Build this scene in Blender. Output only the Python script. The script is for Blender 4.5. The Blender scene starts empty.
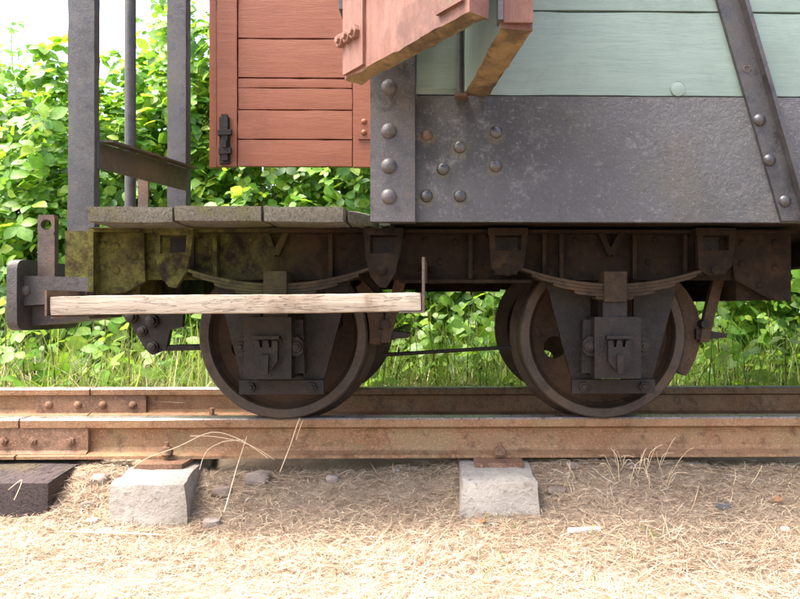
import bpy, bmesh, math, random
import numpy as np
from mathutils import Vector, Matrix, noise
R = math.radians
random.seed(7); rng = np.random.default_rng(11)
scene = bpy.context.scene
COL = scene.collection

# ---------------------------------------------------------------- camera
F = 654.0; CAMY = -1.78; CAMZ = .302; YAW = R(1.0); CX = 456.0      # pixels, metres; rail top is z = 0
cd = bpy.data.cameras.new('camera'); cam = bpy.data.objects.new('camera', cd); COL.objects.link(cam)
cam.location = (0, CAMY, CAMZ); cam.rotation_euler = (R(90), 0, -YAW)
cd.sensor_width = 36; cd.lens = F / 800 * 36; cd.shift_x = -(CX - 400) / 800; cd.shift_y = 7.5 / 800; cd.clip_start = .02; cd.clip_end = 2000
scene.camera = cam
# ---------------------------------------------------------------- sky and sun
SUN_DIR = Vector((-.40, -.12, .85)).normalized()            # towards the sun
w = bpy.data.worlds.new('World'); scene.world = w; w.use_nodes = True
nt = w.node_tree; bg = nt.nodes['Background']
sky = nt.nodes.new('ShaderNodeTexSky'); sky.sky_type = 'NISHITA'; sky.sun_disc = False
sky.sun_elevation = math.asin(SUN_DIR.z); sky.sun_rotation = math.atan2(SUN_DIR.x, SUN_DIR.y)
sky.air_density = 1.0; sky.dust_density = 6.0; sky.ozone_density = .1
nt.links.new(sky.outputs[0], bg.inputs[0]); bg.inputs[1].default_value = .15
sd = bpy.data.lights.new('sun', 'SUN'); sun = bpy.data.objects.new('sun', sd); COL.objects.link(sun)
sd.energy = 1.5; sd.angle = R(28); sd.color = (1, .97, .92)
sun.rotation_euler = SUN_DIR.to_track_quat('Z', 'Y').to_euler(); sun.location = (-3, 0, 5)
vs = scene.view_settings; vs.view_transform = 'Standard'; vs.look = 'None'; vs.gamma = 1; vs.exposure = 2.4

# ---------------------------------------------------------------- helpers
FW = Vector((math.sin(YAW), math.cos(YAW), 0)); RT = Vector((math.cos(YAW), -math.sin(YAW), 0)); UP = Vector((0, 0, 1))
def P(x, y, Y):                                            # photo pixel on the upright plane at depth Y
    d = FW + RT * ((x - CX) / F) + UP * ((307 - y) / F)
    return Vector((0, CAMY, CAMZ)) + d * ((Y - CAMY) / d.y)
def PX(x, Y): return P(x, 300, Y).x
def PZ(y, Y, x=400): return P(x, y, Y).z
WL = {}                                                    # world location of each object
def tag(o, label=None, cat=None, group=None, kind=None):
    for k, v in (('label', label), ('category', cat), ('group', group), ('kind', kind)):
        if v: o[k] = v
    return o
def link(o, loc, parent=None):
    COL.objects.link(o); loc = Vector(loc); o.location = loc; WL[o.name] = loc
    if parent:
        o.parent = parent; o.matrix_parent_inverse = parent.matrix_basis.inverted() if False else Matrix.Translation(-WL[parent.name])
    return o
def thing(name, label, cat, loc, group=None):
    o = bpy.data.objects.new(name, None); o.empty_display_size = .05
    return tag(link(o, loc), label, cat, group)
def fin(name, bm, mat, parent=None, smooth=False, bevel=0, seg=2, base=True):
    """a bmesh in world coordinates becomes one object with its origin at its base"""
    if bevel:
        es = [e for e in bm.edges if len(e.link_faces) == 2 and e.calc_face_angle(0) > R(28)]
        bmesh.ops.bevel(bm, geom=es, offset=bevel, segments=seg, affect='EDGES', clamp_overlap=True)
    bmesh.ops.recalc_face_normals(bm, faces=bm.faces)
    co = np.array([v.co[:] for v in bm.verts]); lo, hi = co.min(0), co.max(0)
    c = Vector(((lo[0] + hi[0]) / 2, (lo[1] + hi[1]) / 2, lo[2]))
    bmesh.ops.translate(bm, verts=bm.verts, vec=-c)
    me = bpy.data.meshes.new(name); bm.to_mesh(me); bm.free()
    for m in (mat if isinstance(mat, (list, tuple)) else [mat]): me.materials.append(m)
    if smooth:
        for p in me.polygons: p.use_smooth = True
        if smooth == 'auto': me.set_sharp_from_angle(angle=R(38))
    elif bevel:
        for p in me.polygons: p.use_smooth = True
        me.set_sharp_from_angle(angle=R(50))
    return link(bpy.data.objects.new(name, me), c, parent)
def bbox(bm, x0, x1, y0, y1, z0, z1):
    vs_ = [bm.verts.new(p) for p in ((x0,y0,z0),(x1,y0,z0),(x1,y1,z0),(x0,y1,z0),(x0,y0,z1),(x1,y0,z1),(x1,y1,z1),(x0,y1,z1))]
    for f in ((0,3,2,1),(4,5,6,7),(0,1,5,4),(1,2,6,5),(2,3,7,6),(3,0,4,7)): bm.faces.new([vs_[i] for i in f])
    return vs_
def box(name, x0, x1, y0, y1, z0, z1, mat, parent=None, bevel=.003):
    bm = bmesh.new(); bbox(bm, x0, x1, y0, y1, z0, z1)
    return fin(name, bm, mat, parent, bevel=bevel)
def bprism(bm, pts, y0, y1):                               # XZ outline, y0 front, y1 back
    a = [bm.verts.new((p[0], y0, p[1])) for p in pts]; b = [bm.verts.new((p[0], y1, p[1])) for p in pts]
    bm.faces.new(a); bm.faces.new(b[::-1]); n = len(pts)
    for i in range(n): bm.faces.new((a[i], b[i], b[(i+1) % n], a[(i+1) % n]))
def pxs(pts, Y): return [((q := P(x, y, Y)).x, q.z) for x, y in pts]
def plate(name, pts, Y, th, mat, parent=None, bevel=.002):  # pixel outline at depth Y
    bm = bmesh.new(); bprism(bm, pxs(pts, Y), Y, Y + th)
    return fin(name, bm, mat, parent, bevel=bevel)
def btube(bm, pts, r, n=8, cap=True):
    pts = [Vector(p) for p in pts]; m = len(pts); rs = r if isinstance(r, (list, tuple)) else [r] * m
    rings = []; up = None
    for i, p in enumerate(pts):
        t = (pts[min(i+1, m-1)] - pts[max(i-1, 0)]).normalized()
        if up is None: up = t.orthogonal().normalized()
        up = (up - t * up.dot(t)).normalized(); s = t.cross(up)
        rings.append([bm.verts.new(p + (up * math.cos(a) + s * math.sin(a)) * rs[i]) for a in (2*math.pi*k/n for k in range(n))])
    for a, b in zip(rings, rings[1:]):
        for k in range(n): bm.faces.new((a[k], a[(k+1) % n], b[(k+1) % n], b[k]))
    if cap: bm.faces.new(rings[0][::-1]); bm.faces.new(rings[-1])
def tube(name, pts, r, mat, parent=None, n=10):
    bm = bmesh.new(); btube(bm, pts, r, n); return fin(name, bm, mat, parent, smooth='auto')
def blathe(bm, prof, n=64, closed=True, cx=0, cz=0):       # (radius, y) profile round the Y axis
    rings = [[bm.verts.new((cx + r*math.cos(2*math.pi*k/n), y, cz + r*math.sin(2*math.pi*k/n))) for k in range(n)] for r, y in prof]
    m = len(rings)
    for i in range(m if closed else m - 1):
        a, b = rings[i], rings[(i+1) % m]
        for k in range(n): bm.faces.new((a[k], a[(k+1) % n], b[(k+1) % n], b[k]))
    if not closed:
        if prof[0][0] < 1e-4: bmesh.ops.remove_doubles(bm, verts=rings[0], dist=1e-5)
        else: bm.faces.new(rings[0])
        if prof[-1][0] < 1e-4: bmesh.ops.remove_doubles(bm, verts=[v for v in rings[-1] if v.is_valid], dist=1e-5)
        else: bm.faces.new(rings[-1])
def worn(name, x0, x1, y0, y1, z0, z1, mat, parent=None, step=.03, amp=.003, freq=9, rnd=.008, f=None, bottom=None):
    """a box cut into a grid, its edges rounded and its faces uneven: timber, concrete"""
    nx, ny, nz = [max(2, min(60, int((b - a) / step) + 1)) for a, b in ((x0,x1),(y0,y1),(z0,z1))]
    bm = bmesh.new(); V = {}
    def vert(i, j, k):
        if (i,j,k) in V: return V[i,j,k]
        p = Vector((x0+(x1-x0)*i/nx, y0+(y1-y0)*j/ny, z0+(z1-z0)*k/nz))
        e = [(i in (0,nx)), (j in (0,ny)), (k in (0,nz))]
        if sum(e) >= 2:
            c = Vector(((x0+x1)/2, (y0+y1)/2, (z0+z1)/2)); d = c - p
            a = rnd * (.6 + .8*noise.noise(p*23))
            for ax in range(3):
                if e[ax]: p[ax] += math.copysign(min(abs(a)*.7, abs(d[ax])*.3), d[ax])
        p += noise.noise_vector(p*freq) * amp + noise.noise_vector(p*freq*4) * amp * .35
        if f: p = f(p)
        V[i,j,k] = bm.verts.new(p); return V[i,j,k]
    for (A, B, C, fx) in ((nx,ny,nz,2), (nx,nz,ny,1), (ny,nz,nx,0)):
        for c in (0, C):
            for a in range(A):
                for b in range(B):
                    q = []
                    for da, db in ((0,0),(1,0),(1,1),(0,1)):
                        ijk = [0,0,0]; o = [ax for ax in range(3) if ax != fx]
                        ijk[o[0]] = a+da; ijk[o[1]] = b+db; ijk[fx] = c
                        q.append(vert(*ijk))
                    bm.faces.new(q)
    return fin(name, bm, mat, parent, smooth='auto')

# ---------------------------------------------------------------- materials
class NB:
    def __init__(s, name):
        s.m = bpy.data.materials.new(name); s.m.use_nodes = True; s.t = s.m.node_tree; s.n = s.t.nodes
        s.b = s.n['Principled BSDF']; s.out = s.n['Material Output']; s.pos = s.n.new('ShaderNodeNewGeometry')
    def L(s, a, b): s.t.links.new(a, b)
    def noise(s, scale, stretch=(1,1,1), detail=6, rough=.6, dist=0):
        mp = s.n.new('ShaderNodeMapping'); mp.inputs['Scale'].default_value = stretch; s.L(s.pos.outputs['Position'], mp.inputs[0])
        t = s.n.new('ShaderNodeTexNoise'); t.inputs['Scale'].default_value = scale; t.inputs['Detail'].default_value = detail
        t.inputs['Roughness'].default_value = rough; t.inputs['Distortion'].default_value = dist
        s.L(mp.outputs[0], t.inputs['Vector']); return t.outputs[0]
    def rng(s, v, a, b, c=0., d=1.):
        r = s.n.new('ShaderNodeMapRange'); r.interpolation_type = 'SMOOTHSTEP'
        for i, q in enumerate((a, b, c, d)): r.inputs[i+1].default_value = q
        s.L(v, r.inputs[0]); return r.outputs[0]
    def math(s, op, a, b):
        r = s.n.new('ShaderNodeMath'); r.operation = op
        for i, q in enumerate((a, b)):
            if isinstance(q, (int, float)): r.inputs[i].default_value = q
            else: s.L(q, r.inputs[i])
        return r.outputs[0]
    def axis(s, ax):
        x = s.n.new('ShaderNodeSeparateXYZ'); s.L(s.pos.outputs['Position'], x.inputs[0]); return x.outputs[ax]
    def mix(s, fac, a, b):
        r = s.n.new('ShaderNodeMix'); r.data_type = 'RGBA'
        for sock, q in ((r.inputs[0], fac), (r.inputs[6], a), (r.inputs[7], b)):
            if isinstance(q, (int, float)): sock.default_value = q
            elif isinstance(q, tuple): sock.default_value = (*q, 1)
            else: s.L(q, sock)
        return r.outputs[2]
    def bump(s, h, strength=.4, dist=.004, prev=None):
        r = s.n.new('ShaderNodeBump'); r.inputs['Strength'].default_value = strength; r.inputs['Distance'].default_value = dist
        s.L(h, r.inputs['Height'])
        if prev: s.L(prev, r.inputs['Normal'])
        return r.outputs[0]
    def done(s, col, rough, nrm=None, metal=0, spec=.5):
        for k, q in (('Base Color', col), ('Roughness', rough)):
            if isinstance(q, tuple): s.b.inputs[k].default_value = (*q, 1)
            elif isinstance(q, (int, float)): s.b.inputs[k].default_value = q
            else: s.L(q, s.b.inputs[k])
        s.b.inputs['Metallic'].default_value = metal; s.b.inputs['Specular IOR Level'].default_value = spec
        if nrm: s.L(nrm, s.b.inputs['Normal'])
        return s.m
def iron(name, base, c2, stain, rough=.5, bumpd=.003, bs=60, st=(.5,.66), moss=False, spec=.5, metal=0):
    k = NB(name); n1 = k.noise(9, detail=8); n2 = k.noise(38, detail=8, rough=.7); n3 = k.noise(5.3, detail=7, rough=.7)
    c = k.mix(k.rng(n1, .35, .65), base, c2); c = k.mix(k.math('MULTIPLY', k.rng(n2, .5, .72), .55), c, stain)
    c = k.mix(k.math('MULTIPLY', k.rng(n3, *st), .6), c, stain)
    if moss:
        g = k.rng(k.axis(0), -.30, -.62); zz = k.rng(k.axis(2), .30, .36)
        n4 = k.noise(14, detail=8, rough=.75)
        mm = k.math('MULTIPLY', k.math('MULTIPLY', g, zz), k.rng(n4, .36, .58, 0., .9))
        c = k.mix(mm, c, k.mix(k.rng(n2, .35, .65), (.115, .105, .026), (.065, .066, .018)))
    n5 = k.noise(190, detail=5, rough=.75); n6 = k.noise(24, detail=9, rough=.75)
    c = k.mix(k.math('MULTIPLY', k.rng(n5, .50, .64), .6), c, tuple(q*2.6 for q in base)); c = k.mix(k.math('MULTIPLY', k.rng(n6, .50, .36), .65), c, tuple(q*.45 for q in base))
    b = k.bump(k.noise(bs, detail=6, rough=.65), .5, bumpd*1.2); b = k.bump(n5, .6, bumpd*.9, b)
    return k.done(c, k.rng(n6, .3, .7, rough-.2, rough+.2), b, metal, spec)
def wood(name, a, b, c3, along=(1.2,14,14), rough=.75, bumpd=.003, patch=(.5,.66), pamt=.6, scale=8, crack=0, chip=None):
    k = NB(name); g = k.noise(scale, along, 8, .65, .6); f = k.noise(scale*5, along, 6, .7); p = k.noise(4.2, detail=8, rough=.7)
    c = k.mix(k.rng(g, .3, .7), a, b); c = k.mix(k.math('MULTIPLY', k.rng(p, *patch), pamt), c, c3)
    c = k.mix(k.math('MULTIPLY', k.rng(f, .55, .75), .35), c, tuple(x*.35 for x in a))
    ck = k.rng(k.math('ABSOLUTE', k.math('SUBTRACT', k.noise(scale*1.1, along, 3, .5, .3), .5), 0), .0, .018, 1., 0.) if crack else None
    if crack: c = k.mix(k.math('MULTIPLY', ck, crack), c, tuple(x*.2 for x in a))
    if chip: c = k.mix(k.math('MULTIPLY', k.rng(k.noise(chip[3], detail=9, rough=.8), chip[1], chip[2]), .9), c, chip[0])
    nb = k.bump(f, .5, bumpd*1.2); nb = k.bump(g, .5, bumpd*1.5, nb)
    if crack: iv = k.math('SUBTRACT', 1., ck); nb = k.bump(iv, .8, .006, nb)
    return k.done(c, rough, nb, 0, .35)
M = {}
# sheet plate of the body: black paint gone grey, rough under the brush, lichen and a patch of newer gloss
k = NB('black_plate_paint'); n1 = k.noise(7, detail=9, rough=.7); n2 = k.noise(30, detail=8, rough=.75); n3 = k.noise(3.1, detail=8, rough=.7)
c = k.mix(k.rng(n1, .3, .7), (.034, .035, .042), (.060, .060, .070)); c = k.mix(k.math('MULTIPLY', k.rng(n2, .52, .68), .7), c, (.135, .128, .138))
c = k.mix(k.math('MULTIPLY', k.rng(n3, .48, .62), .38), c, (.075, .063, .036))
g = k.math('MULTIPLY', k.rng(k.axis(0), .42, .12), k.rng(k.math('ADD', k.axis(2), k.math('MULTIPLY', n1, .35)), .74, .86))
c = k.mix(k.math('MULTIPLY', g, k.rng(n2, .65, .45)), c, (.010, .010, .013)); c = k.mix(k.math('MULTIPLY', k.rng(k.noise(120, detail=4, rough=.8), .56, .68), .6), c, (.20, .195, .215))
dm_ = None                                                  # lichen creeping round the rivets
for (rx, ry) in ((459.6,147),(443,169),(426.5,196),(460,196),(496,132),(495.6,166),(427,135)):
    vd = k.n.new('ShaderNodeVectorMath'); vd.operation = 'DISTANCE'; k.L(k.pos.outputs['Position'], vd.inputs[0]); vd.inputs[1].default_value = P(rx, ry+2, -.25)
    dm_ = vd.outputs['Value'] if dm_ is None else k.math('MINIMUM', dm_, vd.outputs['Value'])
lm = k.rng(k.math('ADD', dm_, k.math('MULTIPLY', k.noise(70, detail=6, rough=.7), .045)), .050, .034)
c = k.mix(k.math('MULTIPLY', lm, .45), c, (.12, .10, .045))
b = k.bump(k.noise(95, detail=7, rough=.75), 1., .006); b = k.bump(k.noise(14, detail=4), .5, .008, b); b = k.bump(k.noise(260, detail=5, rough=.8), .6, .0035, b)
M['plate'] = k.done(c, k.rng(n2, .3, .7, .26, .55), b, 0, .7)
M['rivet'] = iron('rivet_paint', (.020,.020,.023), (.034,.033,.037), (.07,.062,.05), .34, .001, 60, spec=.6)
M['strap'] = iron('grey_black_strap_paint', (.040,.037,.041), (.060,.055,.056), (.085,.068,.034), .5, .0013, 45)
M['post'] = iron('black_post_paint', (.026,.025,.029), (.040,.038,.042), (.065,.056,.036), .55, .0012, 40, (.54,.7))
M['frame'] = iron('underframe_rust', (.0095,.0068,.005), (.0185,.012,.0077), (.046,.026,.0125), .8, .004, 50, moss=True, spec=.1)
M['box'] = iron('oily_black_iron', (.0080,.0062,.0056), (.015,.0112,.0100), (.034,.024,.018), .42, .004, 50, (.5,.66), spec=.24)
M['spring'] = iron('spring_steel_rust', (.020,.014,.009), (.036,.025,.016), (.07,.042,.021), .7, .002, 70, moss=True, spec=.12)
M['wheel'] = iron('wheel_rust', (.024,.015,.010), (.042,.026,.017), (.070,.039,.021), .65, .002, 50, spec=.15)
M['tyre'] = iron('tyre_steel', (.032,.024,.019), (.050,.038,.031), (.075,.047,.029), .5, .0012, 70, spec=.25, metal=.1)
M['rail'] = iron('rail_rust', (.195,.103,.054), (.25,.150,.086), (.21,.165,.088), .8, .0025, 90, (.5,.62), spec=.25)
M['fish'] = iron('fishplate_rust', (.165,.092,.056), (.21,.125,.08), (.10,.06,.04), .75, .002, 80, spec=.25)
M['railtop'] = iron('rail_head_steel', (.26,.22,.21), (.31,.28,.28), (.20,.12,.08), .35, .001, 90, metal=.5)
M['brake'] = iron('brake_shoe_rust', (.036,.021,.012), (.058,.034,.019), (.02,.013,.009), .75, .003, 60, spec=.3)
M['coupler'] = iron('coupler_iron', (.026,.022,.022), (.045,.038,.036), (.085,.062,.048), .5, .003, 40)
M['pin'] = iron('coupling_pin_rust', (.045,.029,.022), (.070,.043,.030), (.12,.057,.028), .6, .002, 50)
M['board_green'] = wood('pale_green_paint', (.155,.215,.193), (.182,.242,.217), (.12,.165,.146), (.7,9,9), .45, .0008, (.48,.66), .5, 8, 0, ((.12,.14,.11), .635, .70, 15))
M['red'] = wood('red_oxide_paint', (.185,.055,.025), (.215,.069,.032), (.14,.042,.021), (.8,9,9), .42, .0012, (.5,.66), .6, 8, 0, ((.26,.12,.085), .64, .70, 20))
M['red_worn'] = wood('faded_red_paint', (.155,.066,.046), (.215,.105,.078), (.075,.034,.025), (6,6,1), .65, .003, (.46,.6), .7, 8, 0, ((.12,.075,.045), .57, .63, 22))
M['raw'] = wood('raw_worn_wood', (.145,.096,.045), (.22,.155,.078), (.045,.03,.018), (6,6,6), .85, .006, (.48,.6), .8, 6)
M['deck'] = wood('weathered_deck_timber', (.078,.070,.054), (.118,.107,.082), (.085,.082,.024), (14,3,14), .9, .006, (.46,.58), .85, 8, .5)
M['step'] = wood('bare_step_timber', (.29,.24,.185), (.375,.32,.258), (.155,.105,.066), (1.3,10,16), .85, .003, (.48,.62), .75, 6, .16)
M['tie'] = wood('tarred_sleeper_timber', (.045,.033,.032), (.075,.054,.05), (.10,.08,.028), (8,1.4,16), .9, .005, (.5,.66), .6, 8, .8)
k = NB('concrete'); n1 = k.noise(12, detail=9, rough=.7); n2 = k.noise(60, detail=6, rough=.7); n3 = k.noise(6, detail=7)
c = k.mix(k.rng(n1, .3, .7), (.33,.295,.25), (.46,.42,.365)); c = k.mix(k.math('MULTIPLY', k.rng(n3, .5, .66), .6), c, (.19,.15,.105))
c = k.mix(k.math('MULTIPLY', k.rng(n2, .55, .68), .7), c, (.17,.14,.105))
M['concrete'] = k.done(c, .9, k.bump(n2, .8, .010, k.bump(n1, .6, .012)), 0, .25)
k = NB('dry_earth'); n1 = k.noise(8, detail=9, rough=.7); n2 = k.noise(55, detail=8, rough=.75); n3 = k.noise(1.6, detail=6)
c = k.mix(k.rng(n1, .3, .7), (.26,.195,.135), (.38,.30,.215)); c = k.mix(k.rng(n2, .45, .7), c, (.36,.28,.21))
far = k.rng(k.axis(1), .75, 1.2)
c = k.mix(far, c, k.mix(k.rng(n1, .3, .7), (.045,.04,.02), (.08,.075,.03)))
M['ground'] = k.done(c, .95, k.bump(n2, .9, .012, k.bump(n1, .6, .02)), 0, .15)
k = NB('stone'); n1 = k.noise(25, detail=8); n2 = k.noise(90, detail=5)
ri = k.n.new('ShaderNodeObjectInfo').outputs['Random']
c = k.mix(k.rng(n1, .35, .65), k.mix(ri, (.13,.09,.068), (.17,.145,.125)), k.mix(ri, (.24,.175,.135), (.29,.25,.215)))
M['stone'] = k.done(c, .85, k.bump(n1, .6, .005, k.bump(n2, .4, .002)), 0, .3)
M['slate'] = iron('slate', (.075,.073,.075), (.11,.107,.108), (.15,.135,.12), .6, .002, 60)
M['bone'] = wood('bleached_stick', (.62,.56,.48), (.74,.68,.60), (.45,.37,.29), (1,8,8), .8, .002)
def foliage(name, cols, trans=.45, rough=.42, tcol=None):
    k = NB(name); isl = k.pos.outputs['Random Per Island']; cr = k.n.new('ShaderNodeValToRGB'); cr.color_ramp.interpolation = 'LINEAR'
    e = cr.color_ramp.elements; n = len(cols)
    while len(e) < n: e.new(.5)
    for i, q in enumerate(cols): e[i].position = i / (n - 1); e[i].color = (*q, 1)
    k.L(isl, cr.inputs[0]); n1 = k.noise(45, detail=4)
    hs = k.n.new('ShaderNodeHueSaturation'); k.L(cr.outputs[0], hs.inputs['Color']); k.L(k.rng(n1, .3, .7, .8, 1.2), hs.inputs['Value'])
    col = hs.outputs[0]; k.done(col, rough, k.bump(k.noise(160, detail=2), .25, .002), 0, .45)
    tr = k.n.new('ShaderNodeBsdfTranslucent'); h2 = k.n.new('ShaderNodeHueSaturation'); k.L(col, h2.inputs['Color'])
    h2.inputs['Hue'].default_value = .485; h2.inputs['Saturation'].default_value = 1.1; h2.inputs['Value'].default_value = 1.7
    k.L(h2.outputs[0], tr.inputs[0]); ms = k.n.new('ShaderNodeMixShader'); ms.inputs[0].default_value = trans
    k.L(k.b.outputs[0], ms.inputs[1]); k.L(tr.outputs[0], ms.inputs[2]); k.L(ms.outputs[0], k.out.inputs['Surface'])
    return k.m
M['bramble'] = foliage('bramble_leaf', [(.045,.12,.022), (.085,.21,.032), (.135,.285,.042), (.205,.36,.054), (.33,.43,.068)], .5)
M['nettle'] = foliage('weed_leaf', [(.06,.14,.03), (.10,.20,.04), (.15,.26,.05), (.23,.32,.06), (.34,.37,.08)])
M['green_grass'] = foliage('green_grass_blade', [(.09,.17,.035), (.14,.23,.045), (.20,.28,.06), (.31,.34,.10)], .4, .5)
M['straw'] = foliage('straw_blade', [(.23,.16,.10), (.36,.28,.185), (.48,.39,.27), (.59,.51,.37), (.68,.61,.47)], .25, .7)
M['cane'] = iron('bramble_cane', (.10,.075,.035), (.16,.10,.05), (.11,.13,.04), .6, .001, 60)
M['stalk'] = wood('dry_stalk', (.50,.38,.24), (.62,.50,.34), (.36,.24,.14), (4,4,4), .7, .001)
M['deadleaf'] = iron('dead_leaf', (.20,.095,.045), (.27,.135,.065), (.13,.065,.035), .7, .002, 60)

# shared small meshes, axis towards the camera (-Y)
def small_mesh(name, prof, mat, n=14):
    bm = bmesh.new(); blathe(bm, prof, n, closed=False); bmesh.ops.recalc_face_normals(bm, faces=bm.faces)
    me = bpy.data.meshes.new(name); bm.to_mesh(me); bm.free(); me.materials.append(mat)
    for p in me.polygons: p.use_smooth = True
    me.set_sharp_from_angle(angle=R(40)); return me
DOME = [(0,-.62),(.3,-.59),(.58,-.48),(.82,-.30),(.95,-.12),(1,.1)]
def hexprof(): return [(0,-.95),(.5,-.95),(.55,-.88),(.55,-.6),(1,-.58),(1.05,-.5),(1.05,.05)]
RV = {}
def rivet(parent, x, y, Y, r, mat, kind='rivet', prof=DOME, n=14):
    """x, y pixels on the plane at depth Y; r in metres"""
    key = (kind, mat.name, n)
    if key not in RV: RV[key] = small_mesh(kind, prof, mat, n)
    o = bpy.data.objects.new(kind, RV[key]); p = P(x, y, Y)
    link(o, p, parent); o.scale = (r, r, r); o.rotation_euler = (0, random.uniform(0, 6), 0); return o
def bolt(parent, x, y, Y, r, mat): return rivet(parent, x, y, Y, r, mat, 'bolt', hexprof(), 6)
def copy_at(parent, src, p, scale=1):
    o = src.copy(); link(o, p, parent); return o

# ================================================================ ground
def gz(x, y):
    n = noise.noise(Vector((x*1.3, y*1.3, 0)))*.03 + noise.noise(Vector((x*6, y*6, 3)))*.012 + noise.noise(Vector((x*19, y*19, 5)))*.006
    base = -.216
    if y > -.22: base += .080 * min(1, (y+.22)/.17)
    if .04 < y < .75: base -= .02
    if y > .75: base += .06 * min(1, (y-.75)/.5)
    if y > 1.6: base += min(.6, (y-1.6)*.25)
    a = max(abs(x), abs(y))
    return base + n * (1 if a < 6 else max(0, 1-(a-6)/10))
def axis_pts(lo, hi, step, far): 
    a = list(np.arange(lo, hi+1e-6, step)); s = step; v = hi; out = []
    while v < far: s *= 1.5; v += s; out.append(v)
    s = step; v = lo; neg = []
    while v > -far: s *= 1.5; v -= s; neg.append(v)
    return neg[::-1] + a + out
xs = axis_pts(-2.4, 2.4, .03, 300); ys = axis_pts(-1.2, 1.8, .025, 300)
vv = [(x, y, gz(x, y)) for y in ys for x in xs]; W = len(xs)
ff = [(j*W+i, j*W+i+1, (j+1)*W+i+1, (j+1)*W+i) for j in range(len(ys)-1) for i in range(W-1)]
me = bpy.data.meshes.new('ground'); me.from_pydata(vv, [], ff); me.materials.append(M['ground'])
for p in me.polygons: p.use_smooth = True
tag(link(bpy.data.objects.new('ground', me), (0,0,0)), 'dry earth bed of the railway line', kind='structure')

# ================================================================ sleepers and rails
YC = .36; RH = .105                                         # track centre, rail height
SLP = []
def sleeper(name, xl, xr, yf, skew, mat, label, cat, taper, x1=None, amp=.005, bot=-.28):
    Yf = yf; X0, X1 = PX(xl, Yf), PX(xr, Yf); zt = -RH - .012; cx = (X0+X1)/2; slope = .004
    def f(p):
        t = (zt - p.z) / .12; p.x = cx + (p.x-cx)*(1+taper*t) - (p.y-Yf)*skew
        if p.y < -.07 and p.z > bot + .02: p.z -= (-.07 - p.y)/(-.07-Yf) * slope * (1 if p.z > zt-.05 else .3)
        return p
    SLP.append((cx, (X1-X0)/2*(1+taper*.5), Yf, skew))
    return tag(worn(name, X0, X1, Yf, .92, bot, zt, mat, step=.03, amp=amp, rnd=.006, f=f), label, cat)
s1 = sleeper('concrete_sleeper', 109, 184, -.205, .17, M['concrete'], 'pale concrete sleeper beside the dark timber sleeper', 'sleeper', .10)
s2 = sleeper('concrete_sleeper', 462, 539, -.205, 0, M['concrete'], 'pale concrete sleeper beside the loose slate chips, under the wagon side', 'sleeper', .10)
s3 = sleeper('timber_sleeper', -65, 48, -.19, .14, M['tie'], 'dark tarred timber sleeper under the rail joint', 'sleeper', .0, amp=.003)
def rail_obj(name, yh0, yh1, label, joint_px, yplane):
    """bullnosed flat-bottom rail in two lengths with a gap at the joint"""
    root = thing(name, label, 'rail', (0, (yh0+yh1)/2, -RH), None)
    c = (yh0+yh1)/2; h = (yh1-yh0)/2
    prof = [(-h,-.004),(-h+.004,0),(h-.004,0),(h,-.004),(h,-.024),(.010,-.032),(.007,-.045),(.007,-.080),(.014,-.090),(.045,-.097),(.045,-RH),
            (-.045,-RH),(-.045,-.097),(-.014,-.090),(-.007,-.080),(-.007,-.045),(-.010,-.032),(-h,-.024)]
    xj = PX(joint_px, yplane); 
    for xa, xb in ((-40, xj-.003), (xj+.003, 40)):
        bm = bmesh.new(); xs_ = [xa, xb]
        a = [bm.verts.new((xa, c+y, z)) for y, z in prof]; b = [bm.verts.new((xb, c+y, z)) for y, z in prof]
        bm.faces.new(a); bm.faces.new(b[::-1]); n = len(prof)
        for i in range(n):
            fc = bm.faces.new((a[i], b[i], b[(i+1)%n], a[(i+1)%n]))
            if i in (0, 1, 2): fc.material_index = 1
        fin('rail_length', bm, [M['rail'], M['railtop']], root)
    return root, c
nr, ncY = rail_obj('near_rail', 0, .055, 'rusty rail on the dry grass side, carried on the sleeper ends', 19, 0)
fr, fcY = rail_obj('far_rail', .665, .72, 'rusty rail on the bramble side with a four rivet joint plate', 90, .665)
nr.name = 'rail'; fr.name = 'rail'; WL[nr.name] = WL.get('near_rail'); WL[fr.name] = WL.get('far_rail')
def fishplate(parent, x0, x1, ypl, yt, yb, bx, by, kind, r):
    X0, X1 = PX(x0, ypl), PX(x1, ypl)
    bm = bmesh.new(); zt, zb = PZ(yt, ypl), PZ(yb, ypl)
    pr = [(0,zt),(.020,zt),(.020,zb),(-.010,zb),(-.012,zb+.008),(0,zb+.016)] if kind == 'angle' else [(0,zt),(.012,zt),(.012,zb),(0,zb)]
    a = [bm.verts.new((X0, ypl+y, z)) for y, z in pr]; b = [bm.verts.new((X1, ypl+y, z)) for y, z in pr]; n = len(pr)
    bm.faces.new(a); bm.faces.new(b[::-1])
    for i in range(n): bm.faces.new((a[i], b[i], b[(i+1)%n], a[(i+1)%n]))
    o = fin('fishplate', bm, M['fish'], parent, bevel=.002)
    for x in bx:
        if kind == 'angle': bolt(o, x, by, ypl, r, M['fish'])
        else: rivet(o, x, by, ypl, r, M['fish'])
    return o
fishplate(nr, -55, 88, .004, 427, 455, (-32, 4, 33, 71), 441, 'angle', .011)
fishplate(fr, 36, 146, .672, 395, 416, (49, 78, 103, 133), 405, 'flat', .016)
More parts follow.
